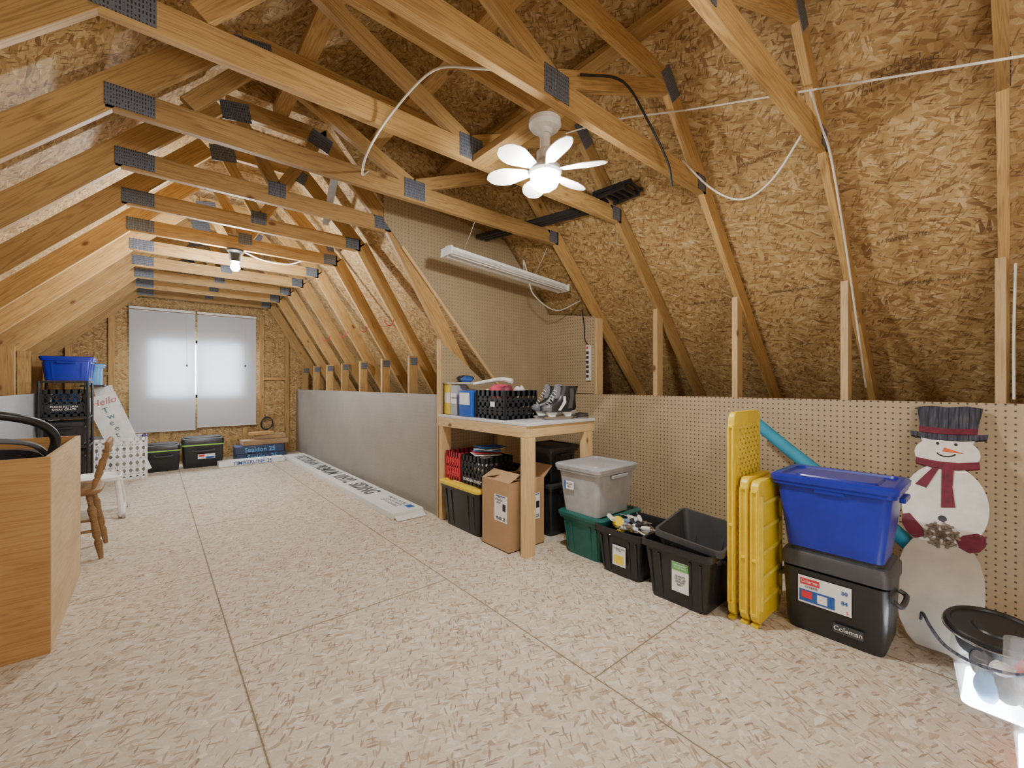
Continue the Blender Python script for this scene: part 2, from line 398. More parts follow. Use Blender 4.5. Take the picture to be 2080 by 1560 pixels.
# ---------------------------------------------------------------- trusses
T=.036
def truss(a,wide):
    e=top('roof_truss',('wide ' if wide else 'narrow ')+'pine attic truss with galvanised connector plates','roof truss',(0,a,0),group='attic roof trusses')
    def mem(name,p0,p1,h,mat=LUM,dy=0):
        return stick(name,(p0[0],dy,p0[1]),(p1[0],dy,p1[1]),T,h,mat,e)
    def plate(b,z,w,h,ang=0):
        MB().box((0,0,0),(w,.003,h)).obj('connector_plate',PLATE,e,loc=(b,-(T/2+.002),z),rot=(0,-math.radians(ang),0))
    bR=2.5 if wide else 1.33
    mem('bottom_chord',(-.13-.02,2.255),(bR+.03,2.255),.105)
    s=1.04; q=math.sqrt(1+s*s); d=.12
    def off(b,z): return (b-s/q*d/2*1.0, z+1/q*d/2)
    mem('rafter',off(.33,2.2+s*.46),off(-2.15,2.2-s*2.02),d)
    if wide:
        s2=1.05;q2=math.sqrt(1+s2*s2);d2=.105
        f=lambda b:(b+s2/q2*d2/2,2.2-s2*(b-2.5)+d2/2/q2)
        mem('rafter',f(2.04),f(4.5),d2)
        mem('top_chord',(.33,2.735),(2.14,2.70),.10)
        mem('web',(1.22,2.31),(.42,2.68),.075,dy=.001); mem('web',(1.26,2.31),(2.1,2.66),.075,dy=.001)
        mem('web',(.42,2.68),(.12,2.33),.07,dy=.001)
        plate(1.24,2.275,.14,.115); plate(2.12,2.68,.16,.11,-46); plate(2.47,2.26,.085,.09); plate(.38,2.7,.16,.1,10)
    else:
        s2=1.65;q2=math.sqrt(1+s2*s2);d2=.12
        f=lambda b:(b+s2/q2*d2/2,2.2-s2*(b-1.33)+d2/2/q2)
        mem('rafter',(.86,2.76),(1.36,2.24),.11); mem('rafter',f(1.31),f(2.45),d2)
        mem('top_chord',(.33,2.735),(.90,2.735),.10)
        mem('web',(.60,2.31),(.40,2.68),.07,dy=.001); mem('web',(.62,2.31),(.83,2.68),.07,dy=.001)
        plate(.60,2.30,.10,.09); plate(1.29,2.26,.11,.09); plate(.38,2.7,.15,.11,10); plate(.86,2.7,.14,.1,-20)
    plate(-.07,2.26,.16,.09)
    return e
for a in (-.6,0.02,.6,1.2,1.8,2.41): truss(a,True)
fa=[3.02+.603*i for i in range(8)]
for a in fa: truss(a,False)
for b in (.62,1.22,1.82):
    tag(stick('roof_purlin',(b,A0,2.80),(b,3.0,2.80),.09,.036,LUM),'pine purlin running across the truss tops','purlin','roof purlins')
tag(stick('mounting_block',(1.29,1.22,2.222),(1.29,1.78,2.222),.09,.036,LUM),'pine block carrying the fan light','wood block')
for a in (0.03,.615,1.213,1.81,2.40):
    tag(stick('wall_stud',(3.055,a,0),(3.055,a,1.66),.036,.085,LUMP),'pale pine stud rising above the pegboard','wall stud','knee wall studs')
for a in fa[1:]:
    tag(stick('wall_stud',(1.835,a-.04,0),(1.835,a-.04,1.33),.036,.085,LUM),'pine stud rising above the grey hardboard','wall stud','knee wall studs')
    if a>4: tag(stick('wall_stud',(-.92,a-.04,0),(-.92,a-.04,1.38),.036,.085,LUM),'pine stud behind the blue-grey hardboard','wall stud','knee wall studs')
for a in fa[1:]:
    tag(MB().box((0,0,0),(.07,.003,.07)).obj('stud_plate',PLATE,None,loc=(1.84,a-.061,1.28)),'small galvanised plate on a stud top','connector plate','stud connector plates')
for b,z0,z1 in ((-.40,0,2.1),(-.78,0,1.72),(1.27,0,2.1),(1.62,0,1.8),(.1,0,.42),(.62,0,.42),(1.05,0,.42)):
    tag(stick('wall_stud',(b,7.415,z0),(b,7.415,z1),.036,.06,LUM),'pine stud on the gable wall','wall stud','gable wall studs')
for b0,b1,z in ((-.76,-.42,1.2),(1.29,1.6,1.15),):
    tag(stick('wall_blocking',(b0,7.42,z),(b1,7.42,z),.05,.036,LUM),'short pine block nailed between gable studs','wood block')
ss=1.05; q=math.sqrt(1+ss*ss)
def stamp(a,b,s,size,side='r',ang=0):
    if side=='r': z=2.374-1.05*(b-2.5)-.012; X=Vector((0,-1,0)); Y=Vector((-1/q,0,ss/q))
    else: z=2.445+1.04*(b+.13)-.012; X=Vector((0,1,0)); Y=Vector((1/q,0,ss/q))
    Z=X.cross(Y)
    R=Matrix.Rotation(ang,3,Z); X=R@X;Y=R@Y
    text(ceil,s,(b,a,z),size,None,STAMP,basis=(X,Y,Z),name='stamp_lettering')
for a,b,s,sz in ((.35,3.0,'PANEL 7/16',.034),(.32,2.45,'EXPOSURE 1\nRATED SHEATHING\n24/16  7/16 INCH',.03),(.9,3.15,'RATED SHEATHING  24/16',.026),(1.5,3.15,'EXPOSURE 1  7/16',.026),(.28,3.2,'EXPOSURE 1   24/16',.03),(.9,2.55,'SIZED FOR SPACING',.024)):
    stamp(a,b,s,sz)
for a,b,s,sz in ((2.1,-.1,'1 1/8 inch\nSized\n24  80',.05),(2.72,-.35,'EXPOSURE 1\nTHIS SIDE DOWN',.045),(3.3,-.35,'RATED',.05)):
    stamp(a,b,s,sz,'l')

# ---------------------------------------------------------------- containers
def tote(name,label,loc,w,d,h,mat,lid=None,tap=.04,rot=0,group=None,ribs=True):
    e=top(name,label,'storage tote',loc,(0,0,rot),group)
    b=MB(); r=.03
    b.loft([rr(w-tap*2,d-tap*2,r,0),rr(w-.03,d-.03,r,h-.035),rr(w-.03,d-.03,r,h-.03),rr(w,d,r,h-.03),rr(w,d,r,h),rr(w-.022,d-.022,r,h),rr(w-.036,d-.036,r,h-.03),rr(w-tap*2-.012,d-tap*2-.012,r,.008)])
    if ribs:
        for k in (-.36,-.22,.22,.36):
            y=k*d
            for sx in (-1,1): b.beam((sx*(w/2-tap-.002),y*.93,.02),(sx*(w/2-.016),y,h-.05),.012,.012)
        for k in (-.28,.28):
            x=k*w
            for sy in (-1,1): b.beam((x*.93,sy*(d/2-tap-.002),.02),(x,sy*(d/2-.016),h-.05),.012,.012)
    b.obj('body',mat,e,smooth=True)
    for sy in (-1,1):
        MB().box((0,sy*(d/2+.004),h-.045),(w*.38,.02,.02)).obj('handle',mat,e,bevel=.004)
    if lid:
        l=MB(); l.loft([rr(w+.012,d+.012,r,h-.014),rr(w+.016,d+.016,r,h+.006),rr(w-.004,d-.004,r,h+.014),rr(w-.05,d-.05,r,h+.014),rr(w-.06,d-.06,r,h+.004),rr(w-.13,d-.13,r,h+.004),rr(w-.14,d-.14,r,h+.012)])
        l.obj('lid',lid,e,smooth=True)
    return e
def crate(name,label,loc,w,d,h,mat,rot=0,nv=6,nh=3,cat='crate',bw=.012,dw=.007):
    e=top(name,label,cat,loc,(0,0,rot))
    b=MB(); t=.007
    for sx in (-1,1):
        X=sx*(w/2-t/2)
        b.box((X,0,h-.02),(t,d,.04)); b.box((X,0,.012),(t,d,.024)); b.box((X,0,h*.5),(t,d,bw))
        for i in range(nv+1):
            yy=-d/2+d*i/nv; b.box((X,max(-d/2+.006,min(d/2-.006,yy)),h/2),(t,bw,h))
            if i<nv:
                for j in range(nh):
                    z0=.02+(h-.06)*j/nh; z1=.02+(h-.06)*(j+1)/nh
                    b.beam((X,yy,z0),(X,yy+d/nv,z1),t*.7,dw); b.beam((X,yy,z1),(X,yy+d/nv,z0),t*.7,dw)
    for sy in (-1,1):
        Y=sy*(d/2-t/2)
        b.box((0,Y,h-.02),(w,t,.04)); b.box((0,Y,.012),(w,t,.024)); b.box((0,Y,h*.5),(w,t,bw))
        for i in range(nv+1):
            xx=-w/2+w*i/nv; b.box((max(-w/2+.006,min(w/2-.006,xx)),Y,h/2),(bw,t,h))
            if i<nv:
                for j in range(nh):
                    z0=.02+(h-.06)*j/nh; z1=.02+(h-.06)*(j+1)/nh
                    b.beam((xx,Y,z0),(xx+w/nv,Y,z1),.006,dw); b.beam((xx,Y,z1),(xx+w/nv,Y,z0),.006,dw)
    b.box((0,0,.004),(w-.01,d-.01,.006))
    b.obj('body',mat,e)
    return e
def lump(name,label,cat,loc,s,mat,seed=0,parent=None):
    random.seed(seed); rings=[]
    n=14
    for i in range(8):
        t=i/7; r=math.sin(math.pi*(.06+.88*t)); z=-math.cos(math.pi*t)
        rings.append([(s[0]*r*math.cos(2*math.pi*j/n)*(1+random.uniform(-.22,.22)),s[1]*r*math.sin(2*math.pi*j/n)*(1+random.uniform(-.22,.22)),s[2]*(z+1)*(1+random.uniform(-.15,.15))) for j in range(n)])
    o=MB().loft(rings).obj(name,mat,parent,loc=loc,smooth=True)
    if parent is None: tag(o,label,cat)
    m=o.modifiers.new('s','SUBSURF'); m.levels=1; m.render_levels=2
    return o

# ---- workbench
e=top('workbench','rough pine workbench with pale laminate top against pegboard','workbench',(1.74,1.92,0))
W,D,HT=.66,1.04,.83
MB().box((W/2,D/2,HT-.012),(W,D+.02,.02)).obj('tabletop',LAM,e,bevel=.003)
for x in (.018,W-.018): stick('apron',(x,0,HT-.058),(x,D,HT-.058),.036,.07,LUMP,e)
for y0 in (.018,D-.018): stick('apron',(.037,y0,HT-.058),(W-.037,y0,HT-.058),.036,.07,LUMP,e)
for x,yy in ((.058,.0),(.058,D-.06),(W-.045,.0),(W-.045,D-.06)):
    stick('leg',(x-.02,yy+.02,0),(x-.02,yy+.02,HT-.094),.045,.085,LUMP,e)

# ---- under the bench
o=tote('storage_tote','black storage tote with yellow lid under the workbench',(1.88,2.61,0),.38,.50,.325,BLK,YEL)
o=crate('milk_crate','red plastic milk crate on the yellow lid',(1.88,2.77,.34),.25,.20,.21,RED,bw=.016)
o=crate('milk_crate','black plastic dairy crate filled with papers on the yellow lid',(1.88,2.50,.34),.26,.28,.21,BLK,bw=.016)
text(o,'BORDEN DAIRY',(-.133,0,.035),.032,'negx',PAPER)
lump('paper_bundle','crumpled papers inside the dairy crate','papers',(1.88,2.50,.352),(.10,.11,.09),PAPER,61)
for i in range(5):
    tag(MB().box((0,0,0),(.2,.15,.004)).obj('magazine',[PAPER,RINK,LBL,PAPER,BINK][i],None,loc=(1.87+.012*i,2.50+.01*(i%3),.557+.012*i),rot=(random.uniform(-.02,.02),.02,random.uniform(-.6,.6))),'loose magazine lying on the dairy crate','magazine','magazines on the crate')
# cardboard carton
e=top('cardboard_box','open brown cardboard carton with white shipping labels','cardboard box',(1.86,2.18,0))
b=MB(); w,d,h=.31,.28,.44; t=.005
b.box((0,0,t/2+.001),(w,d,t))
for sx in(-1,1): b.box((sx*(w/2-t/2),0,h/2),(t,d,h))
for sy in(-1,1): b.box((0,sy*(d/2-t/2),h/2),(w-2*t,t,h))
b.obj('body',CARD,e)
MB().beam((-w/2,0,h),(-w/2+.10,0,h+.045),d,.004).obj('flap',CARD,e)
MB().beam((w/2,0,h),(w/2+.08,0,h+.07),d,.004).obj('flap',CARD,e)
MB().beam((0,-d/2,h),(0,-d/2+.10,h-.01),w-.02,.004).obj('flap',CARD,e)
MB().beam((0,d/2,h),(0,d/2-.12,h+.03),w-.02,.004).obj('flap',CARD,e)
for f,lc in (('negx',(-w/2-.001,-.06,.27)),('negy',(.06,-d/2-.001,.26))):
    sticker(e,lc,.13 if f=='negx' else .11,.17,f,PAPER)
    X,Y,Z=[Vector(q_) for q_ in FACES[f]]
    P=Vector(lc)+Z*.001
    text(e,'9543125',P-Y*.065,.027,f,INK,bold=.0006)
    text(e,'1 EA\n24 MODEL\nBOX',P+Y*.052-X*.02,.018,f,INK)
    sticker(e,P+Y*.01+X*.035,.03,.045,f,INK,'printed_mark'); sticker(e,P+Y*.078,.10,.006,f,BINK,'printed_mark')
tote('storage_tote','black lidded tote standing beneath the workbench',(2.17,2.64,0),.16,.58,.42,BLK,BLK2,tap=.02)
tote('storage_tote','tall black tote stacked beneath the bench',(2.23,2.19,0),.30,.30,.36,BLK,BLK2)
tote('storage_tote','black tote with flat lid stacked on another tote',(2.23,2.19,.378),.30,.30,.24,BLK,BLK2)

# ---- on the bench
Zt=.831
def carton(name,label,loc,s,mat,rot=0,stick_mat=None):
    e=top(name,label,'box',loc,(0,0,rot)); MB().box((0,0,s[2]/2),s).obj('carton_body',mat,e,bevel=.002)
    if stick_mat:
        sticker(e,(-s[0]/2-.001,0,s[2]*.55),s[1]*.85,s[2]*.35,'negx',stick_mat); sticker(e,(0,-s[1]/2-.001,s[2]*.55),s[0]*.8,s[2]*.35,'negy',stick_mat)
    return e
c=carton('cereal_box','yellow and white retail carton on the bench',(1.83,2.91,Zt),(.07,.09,.235),YELL,.1,PAPER)
c=carton('retail_box','grey and white printed carton on the bench',(1.83,2.80,Zt),(.09,.09,.23),GRY,.0,PAPER)
text(c,'COMPLETE',(-.047,0,.13),.018,'negx',INK); 
c=carton('retail_box','pale carton with blue band on the bench',(1.95,2.86,Zt),(.12,.08,.20),PAPER,.0,LBL)
c=carton('retail_box','navy and white carton beside the blue bin',(1.93,2.62,Zt),(.05,.13,.15),BINK,.0,PAPER)
tag(MB().loft([rr(.2,.3,.02,0),rr(.22,.32,.02,.015),rr(.21,.31,.02,.015),rr(.19,.29,.02,.004)]).obj('plastic_tray',WHT,None,loc=(1.90,2.83,1.069),smooth=True),'white shallow plastic tray on stacked cartons','tray')
tag(MB().tube([(0,0,0),(.08,-.07,.02),(.14,-.17,.035),(.17,-.26,.02)],.010,taper=.020).obj('plastic_scoop',WHT,None,loc=(1.86,2.65,1.07),smooth=True),'white plastic scoop handle on the tray','scoop')
lump('fabric_bundle','dark crumpled gloves on the white tray','gloves',(1.93,2.86,1.08),(.07,.08,.03),BLK2,3)
lump('fabric_bundle','navy crumpled hat on the white tray','hat',(1.88,2.76,1.08),(.05,.05,.025),BINK,4)
tag(MB().lathe([(0,0),(.045,0),(.047,.01),(.047,.14),(.03,.17),(.018,.18),(.018,.20),(0,.20)],20).obj('plastic_jug',WHT,None,loc=(2.04,2.70,Zt),smooth=True),'white plastic jug standing on the bench','jug')
e=top('plastic_bin','blue plastic bin with white front panel','bin',(1.83,2.62,Zt))
MB().loft([rr(.13,.16,.012,0),rr(.14,.17,.012,.19),rr(.13,.16,.012,.19),rr(.12,.15,.012,.008)]).obj('body',plain('mid_blue_plastic',(.02,.10,.48),.3),e,smooth=True)
MB().box((-.064,0,.13),(.012,.13,.09)).obj('front_panel',PAPER,e,bevel=.002,label='white front panel')
e=crate('storage_basket','black slotted plastic basket full of red knitwear',(1.93,2.34,Zt),.29,.33,.195,BLK,0,nv=6,nh=2,cat='basket',bw=.024,dw=.012)
sticker(e,(-.146,-.03,.10),.05,.035,'negx',PAPER)
lump('knitwear','red and white knitted winter wear in the basket','clothes',(1.93,2.41,.92),(.10,.075,.075),FAB,5)
lump('knitwear','pale grey knitted hat in the basket','clothes',(1.99,2.26,.92),(.055,.06,.065),FABW,6)
lump('knitwear','dark red mitten on top of the basket','clothes',(1.87,2.26,.92),(.05,.055,.07),BURG,9)
lump('knitwear','dark folded scarf filling the basket','clothes',(1.93,2.34,.84),(.11,.13,.04),BLK2,10)
def skate(loc,rot,label,sc=1.08):
    e=top('hockey_skate',label,'ice skate',loc,(0,0,rot),'pair of hockey skates'); e.scale=(sc,sc,sc*.97)
    rings=[]
    prof=[(.046,-.105,.075,.026),(.052,-.122,.08,.034),(.072,-.127,.084,.037),(.092,-.112,.082,.037),(.108,-.07,.08,.035),(.13,-.035,.08,.033),(.16,-.018,.082,.033),(.195,-.012,.09,.036),(.215,-.008,.098,.036)]
    for z,x0,x1,hw in prof:
        R=[]
        for j in range(20):
            a=2*math.pi*j/20; cx=(x0+x1)/2; ca=math.cos(a); sa=math.sin(a)
            R.append((cx+(x1-x0)/2*math.copysign(abs(ca)**.8,ca),hw*math.copysign(abs(sa)**.8,sa),z))
        rings.append(R)
    MB().loft(rings).obj('boot',BLK,e,smooth=True)
    rt=[]
    for z,x0,x1,hw in [(.046,-.110,-.06,.025),(.06,-.130,-.062,.033),(.076,-.132,-.066,.0355),(.092,-.115,-.07,.030)]:
        rt.append([((x0+x1)/2+(x1-x0)/2*math.cos(2*math.pi*j/16),hw*math.sin(2*math.pi*j/16)*1.04,z+.001) for j in range(16)])
    MB().loft(rt).obj('toe_cap',MGR,e,smooth=True,label='grey toe cap')
    MB().prism([(-.05,.13),(-.045,.18),(-.04,.225),(-.02,.23),(.0,.2),(-.01,.13)],(0,-.016,0),(1,0,0),(0,0,1),(0,1,0),.032).obj('tongue',MGR,e,bevel=.008,label='grey padded tongue')
    b=MB(); b.prism([(-.105,.050),(-.085,.016),(-.045,.016),(-.03,.044),(.02,.044),(.035,.016),(.07,.016),(.08,.050)],(0,-.011,0),(1,0,0),(0,0,1),(0,1,0),.022)
    b.obj('blade_holder',WHT,e,bevel=.003,label='white blade holder')
    MB().prism([(-.120,.014),(-.10,.0),(.075,0),(.095,.012),(.09,.018),(-.11,.018)],(0,-.002,0),(1,0,0),(0,0,1),(0,1,0),.004).obj('runner',STEEL,e,label='steel runner')
    b=MB()
    for i in range(6): 
        x=-.092+.010*i; z=.096+.017*i; b.tube([(x,-.024,z-.004),(x-.006,0,z+.008),(x,.024,z-.004)],.002,6,3)
    b.obj('laces',PAPER,e,label='white laces')
    for s in (-1,1):
        MB().prism([(-.04,.060),(-.022,.058),(.018,.11),(.012,.15),(.0,.15),(-.002,.115)],(0,s*.0355-.0025,0),(1,0,0),(0,0,1),(0,1,0),.005).obj('side_stripe',WHT,e,label='white side stripe')
        MB().prism([(.03,.07),(.06,.07),(.075,.14),(.07,.20),(.045,.20),(.05,.14)],(0,s*.0345-.0025,0),(1,0,0),(0,0,1),(0,1,0),.005).obj('side_stripe',DGR,e,label='dark grey side stripe')
    return e
skate((2.14,2.10,Zt),-.45,'black and grey hockey skate standing on the bench')
skate((2.12,1.985,Zt),-.25,'black hockey skate with white blade holder beside the other')
skate((2.31,2.13,Zt),-1.0,'black and white hockey skate near the wall side')
tag(MB().tube([(.0,.0,.0),(.05,.04,.0),(.09,0,.005),(.05,-.05,.01),(0,0,.012),(.045,.045,.018),(.09,0,.02),(.05,-.045,.024),(.01,0,.03)],.006).obj('coiled_cord',BLK,None,loc=(2.28,1.975,Zt+.006),smooth=True),'coil of black extension cord on the bench corner','cord')

# ---- totes along pegboard
o=tote('storage_tote','dark teal storage tote under a grey tote',(2.20,1.715,0),.42,.34,.255,TEAL,TEAL)
o=tote('storage_tote','light grey lidded storage tote on a teal tote',(2.17,1.72,.27),.40,.35,.285,GRY,GRY,ribs=False)
sticker(o,(-.190,.06,.17),.07,.05,'negx',PAPER); text(o,'18 GAL\n68 L',(-.192,.06,.17),.017,'negx',INK)
sticker(o,(-.191,.095,.17),.012,.05,'negx',BINK,'printed_mark')
o=tote('storage_tote','open black tote full of assorted hand tools',(2.15,1.41,0),.40,.32,.26,BLK)
sticker(o,(-.187,-.01,.12),.085,.11,'negx',PAPER); sticker(o,(-.189,-.01,.10),.06,.045,'negx',YINK,'printed_mark'); text(o,'STORAGE TOTE\n27 GAL',(-.190,-.01,.155),.0105,'negx',INK)
random.seed(3)
def tool_pile(cx,cy,z,n,w,d):
    for i in range(n):
        x=cx+random.uniform(-w,w);y_=cy+random.uniform(-d,d);a=random.uniform(0,6.2);l=random.uniform(.06,.12)
        e=top('hand_tool','assorted hand tool lying in the open tote','tool',(x,y_,z+random.uniform(0,.045)),(random.uniform(-.25,.25),random.uniform(-.4,.3),a),'tools in the open tote')
        hm=random.choice([YEL,WHT,BLK2,LBL,PAPER,FABW,PAPER,RED])
        MB().lathe([(.0,0),(.011,.003),(.013,.03),(.010,.05),(.013,l*.5),(.008,l*.55),(0,l*.56)],10,ax='x').obj('grip',hm,e,smooth=True)
        k=i%3
        b=MB()
        if k==0: b.lathe([(.004,l*.5),(.004,l*1.1),(.001,l*1.16)],8,ax='x')
        elif k==1: b.box((l*.8,0,0),(l*.55,.012,.008)); b.box((l*1.05,0,0),(.02,.06,.018))
        else: b.prism([(l*.5,-.008),(l*.8,-.02),(l*1.15,-.026),(l*1.2,.026),(l*.8,.02),(l*.5,.008)],(0,0,-.001),(1,0,0),(0,1,0),(0,0,1),.003)
        b.obj('tool_head',STEEL if i%4 else WHT,e,bevel=.001)
tool_pile(2.14,1.41,.225,26,.09,.06)
lump('rag_bundle','crumpled rags filling the tool tote','rags',(2.15,1.41,.02),(.13,.10,.10),BLK2,12)
tag(MB().lathe([(.0,0),(.032,0),(.034,.02),(.032,.025),(0,.026)],20).obj('tape_measure',YEL,None,loc=(2.05,1.47,.265),rot=(.5,-.5,0),smooth=True),'yellow round tape measure on the tool pile','tape measure')
o=tote('storage_tote','large empty black tote with smaller tote nested in it',(2.11,1.05,0),.42,.36,.285,BLK)
sticker(o,(-.192,-.03,.145),.085,.14,'negx',PAPER); sticker(o,(-.194,-.03,.195),.08,.035,'negx',GRNI,'printed_mark'); text(o,'Commander\nXL 27 GAL',(-.195,-.03,.197),.0125,'negx',PAPER); text(o,'QUALITY\nLOCK LID\nSTACKS\nEASY',(-.194,-.03,.13),.013,'negx',INK)
o=tote('storage_tote','black tote nested at a tilt inside a larger tote',(2.14,1.045,.150),.37,.33,.19,DGR,tap=.055); o.rotation_euler=(.12,-.09,.10)

# yellow folding platforms
def yellow_panel(label,loc,h,rotx=0,tex=False,d=.28,t=.036,mat=YEL):
    e=top('folding_sawhorse',label,'plastic sawhorse',loc,(rotx,0,0),'yellow folding sawhorses')
    pts=[(p[0],p[1]) for p in rr(d,h,.035,0)]
    MB().prism(pts,(0,-t/2,h/2),(1,0,0),(0,0,1),(0,1,0),t).obj('side_panel',mat,e,bevel=.006)
    b=MB()
    if tex:
        n=6;m=18
        for i in range(m):
            z0=.06+(h-.12)*i/m; z1=.06+(h-.12)*(i+1)/m
            for j in range(n):
                x0=-d/2+.03+(d-.06)*j/n; x1=-d/2+.03+(d-.06)*(j+1)/n
                b.beam((x0,-t/2-.002,z0),(x1,-t/2-.002,z1),.006,.008); b.beam((x0,-t/2-.002,z1),(x1,-t/2-.002,z0),.006,.008)
        b.obj('tread_pattern',YELL,e)
    else:
        for i in range(5):
            b.box((0,-t/2-.004,.1+(h-.2)*i/4),(d*.8,.012,.016))
        for x in (-d*.42,d*.42): b.box((x,-t/2-.004,h/2),(.014,.012,h*.8))
        b.obj('rib',YELL,e,bevel=.002)
    for x in (-d/2+.02,d/2-.04): MB().box((x,0,-.006),(.04,t*.8,.012)).obj('foot',YEL,e)
    b=MB()
    for s in (-1,1): b.box((-d/2-.003,s*t*.33,h*.5),(.012,.008,h*.86))
    b.box((-d/2-.003,0,h*.93),(.012,t*.75,.012)); b.box((-d/2-.003,0,h*.07),(.012,t*.75,.012)); b.box((-d/2-.003,0,h*.45),(.012,t*.7,.012))
    b.obj('edge_channel',YEL,e,bevel=.002)
    return e
yellow_panel('tall yellow plastic platform with diamond tread leaning upright',(2.165,.825,.012),.93,0,True,d=.31,t=.03)
yellow_panel('folded yellow plastic sawhorse with rounded corners',(2.15,.771,.012),.64,0)
yellow_panel('folded yellow plastic sawhorse beside a black cooler',(2.15,.727,.012),.63,0)

# big cooler
def cooler(label,loc,w,d,h,lidm,band=None,rot=0):
    e=top('cooler',label,'cooler',loc,(0,0,rot))
    MB().loft([rr(w-.04,d-.05,.03,0),rr(w-.03,d-.035,.03,.02),rr(w-.012,d-.012,.03,h*.74)]).obj('body',BLK,e,smooth=True)
    if band: MB().loft([rr(w+.004,d+.004,.03,h*.73),rr(w+.004,d+.004,.03,h*.77)]).obj('trim_band',band,e,smooth=True,label='lime green band')
    MB().loft([rr(w,d,.03,h*.77),rr(w,d,.03,h*.90),rr(w-.02,d-.02,.03,h*.95),rr(w-.05,d-.06,.03,h*.965),rr(w-.06,d-.07,.03,h),]).obj('lid',lidm,e,smooth=True)
    for s in (-1,1):
        MB().tube([(-w*.25,s*(d/2-.004),h*.60),(-w*.22,s*(d/2+.02),h*.56),(w*.22,s*(d/2+.02),h*.56),(w*.25,s*(d/2-.004),h*.60)],.010).obj('handle',DGR,e,smooth=True)
    return e
o=cooler('large black hard cooler with printed sticker under a blue tote',(2.285,.482,0),.28,.375,.36,DGR)
sticker(o,(-.139,.025,.185),.185,.115,'negx',PAPER)
sticker(o,(-.1405,.05,.160),.125,.050,'negx',BINK,'printed_picture'); sticker(o,(-.1405,.075,.22),.07,.026,'negx',RINK,'printed_mark'); text(o,'Coleman',(-.142,.075,.221),.018,'negx',PAPER)
text(o,'50',(-.142,-.045,.215),.022,'negx',BINK,bold=.0005); text(o,'84',(-.142,-.045,.175),.022,'negx',BINK,bold=.0005); text(o,'5',(-.142,-.055,.14),.018,'negx',RINK)
text(o,'XTREME',(-.142,.07,.198),.013,'negx',INK); sticker(o,(-.142,.085,.165),.04,.03,'negx',RINK,'printed_picture'); sticker(o,(-.142,.03,.160),.035,.035,'negx',WHT,'printed_picture')
sticker(o,(-.137,-.055,.065),.10,.036,'negx',DGR,'name_plate'); text(o,'Coleman',(-.139,-.055,.065),.026,'negx',PAPER)
o=tote('storage_tote','royal blue lidded tote stacked on a black cooler',(2.275,.485,.361),.32,.42,.30,BLU,BLU,tap=.045,ribs=False)
sticker(o,(-.155,0,.262),.10,.016,'negx',BLU,'latch')
tag(MB().tube([(2.85,1.02,.83),(2.74,.80,.69),(2.68,.55,.52),(2.66,.38,.40),(2.66,.26,.28),(2.66,.20,.15),(2.66,.19,.04)],.034,14).obj('pool_noodle',NOOD,smooth=True),'turquoise foam pool noodle leaning on the pegboard','pool noodle')

# ---- snowman (leaning plane)
lean=Vector((.59,0,.95)).normalized(); side=Vector((0,-1,0)); nrm=side.cross(lean)
e=top('snowman_decoration','flat wooden snowman porch sign leaning on pegboard','snowman sign',(2.385,.195,0.004))
R=frame(side,lean,nrm,(0,0,0))
def plate2(name,pts,z,th,mat,label=None,bevel=.0):
    return MB().prism(pts,(0,0,z),(1,0,0),(0,1,0),(0,0,1),th).obj(name,mat,e,M=R.copy(),label=label,bevel=bevel)
def arc(cx,cy,rx,ry,a0,a1,n=10): return [(cx+rx*math.cos(math.radians(a0+(a1-a0)*i/n)),cy+ry*math.sin(math.radians(a0+(a1-a0)*i/n))) for i in range(n+1)]
upper=arc(0,.61,.137,.20,-62,68,14)+arc(0,.865,.108,.085,-42,40,6)+[(.09,.94),(-.09,.94)]+arc(0,.865,.108,.085,140,222,6)+arc(0,.61,.137,.20,112,242,14)
lower=[(-.055,.0),(.055,0),(.085,.03),(.11,.08),(.124,.15),(.131,.24),(.128,.32),(.115,.38),(.09,.43),(.07,.445),(-.07,.445),(-.09,.43),(-.115,.38),(-.128,.32),(-.131,.24),(-.124,.15),(-.11,.08),(-.085,.03)]
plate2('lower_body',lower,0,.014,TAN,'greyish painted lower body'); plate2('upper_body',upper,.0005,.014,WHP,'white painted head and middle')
plate2('hat',[(-.095,.955),(-.100,1.03),(-.113,1.108),(-.06,1.116),(.0,1.110),(.06,1.118),(.112,1.108),(.100,1.03),(.095,.955)],.002,.016,HATM,'weathered navy plank top hat')
plate2('hat_brim',[(-.125,.945),(-.130,.970),(-.05,.957),(.05,.957),(.130,.970),(.125,.945),(.05,.930),(-.05,.930)],.004,.02,HATM)
plate2('hat_band',[(-.097,.966),(-.099,.998),(0,.990),(.099,.998),(.097,.966),(0,.960)],.010,.012,BURG,'burgundy hat band')
plate2('scarf',[(-.10,.80),(-.10,.830),(-.03,.818),(.04,.818),(.105,.832),(.108,.80),(.04,.782),(-.04,.782)],.006,.014,BURG)
plate2('scarf',[(-.040,.785),(-.018,.79),(-.058,.68),(-.095,.692)],.008,.012,BURG); plate2('scarf',[(-.012,.80),(.028,.80),(.026,.70),(.038,.605),(-.006,.595)],.009,.012,BURG)
plate2('mitten',[(-.130,.535),(-.105,.545),(-.07,.50),(-.05,.475),(-.055,.45),(-.08,.435),(-.108,.455),(-.13,.495)],.006,.013,BURG)
plate2('mitten',[(.130,.495),(.105,.505),(.065,.485),(.045,.46),(.055,.43),(.085,.415),(.112,.43),(.13,.46)],.006,.013,BURG)
plate2('nose',[(-.012,.872),(-.008,.892),(.055,.868)],.010,.01,ORNG,'orange carrot nose')
for x,y_ in ((-.03,.912),(.03,.912)): plate2('eye',arc(x,y_,.006,.007,0,330,9),.012,.005,INK)
plate2('mouth',arc(0,.872,.035,.028,200,340,8)+arc(0,.872,.030,.021,340,200,8),.012,.004,INK)
plate2('button',arc(0,.545,.014,.014,0,345,12),.012,.006,GREYH)
b=MB()
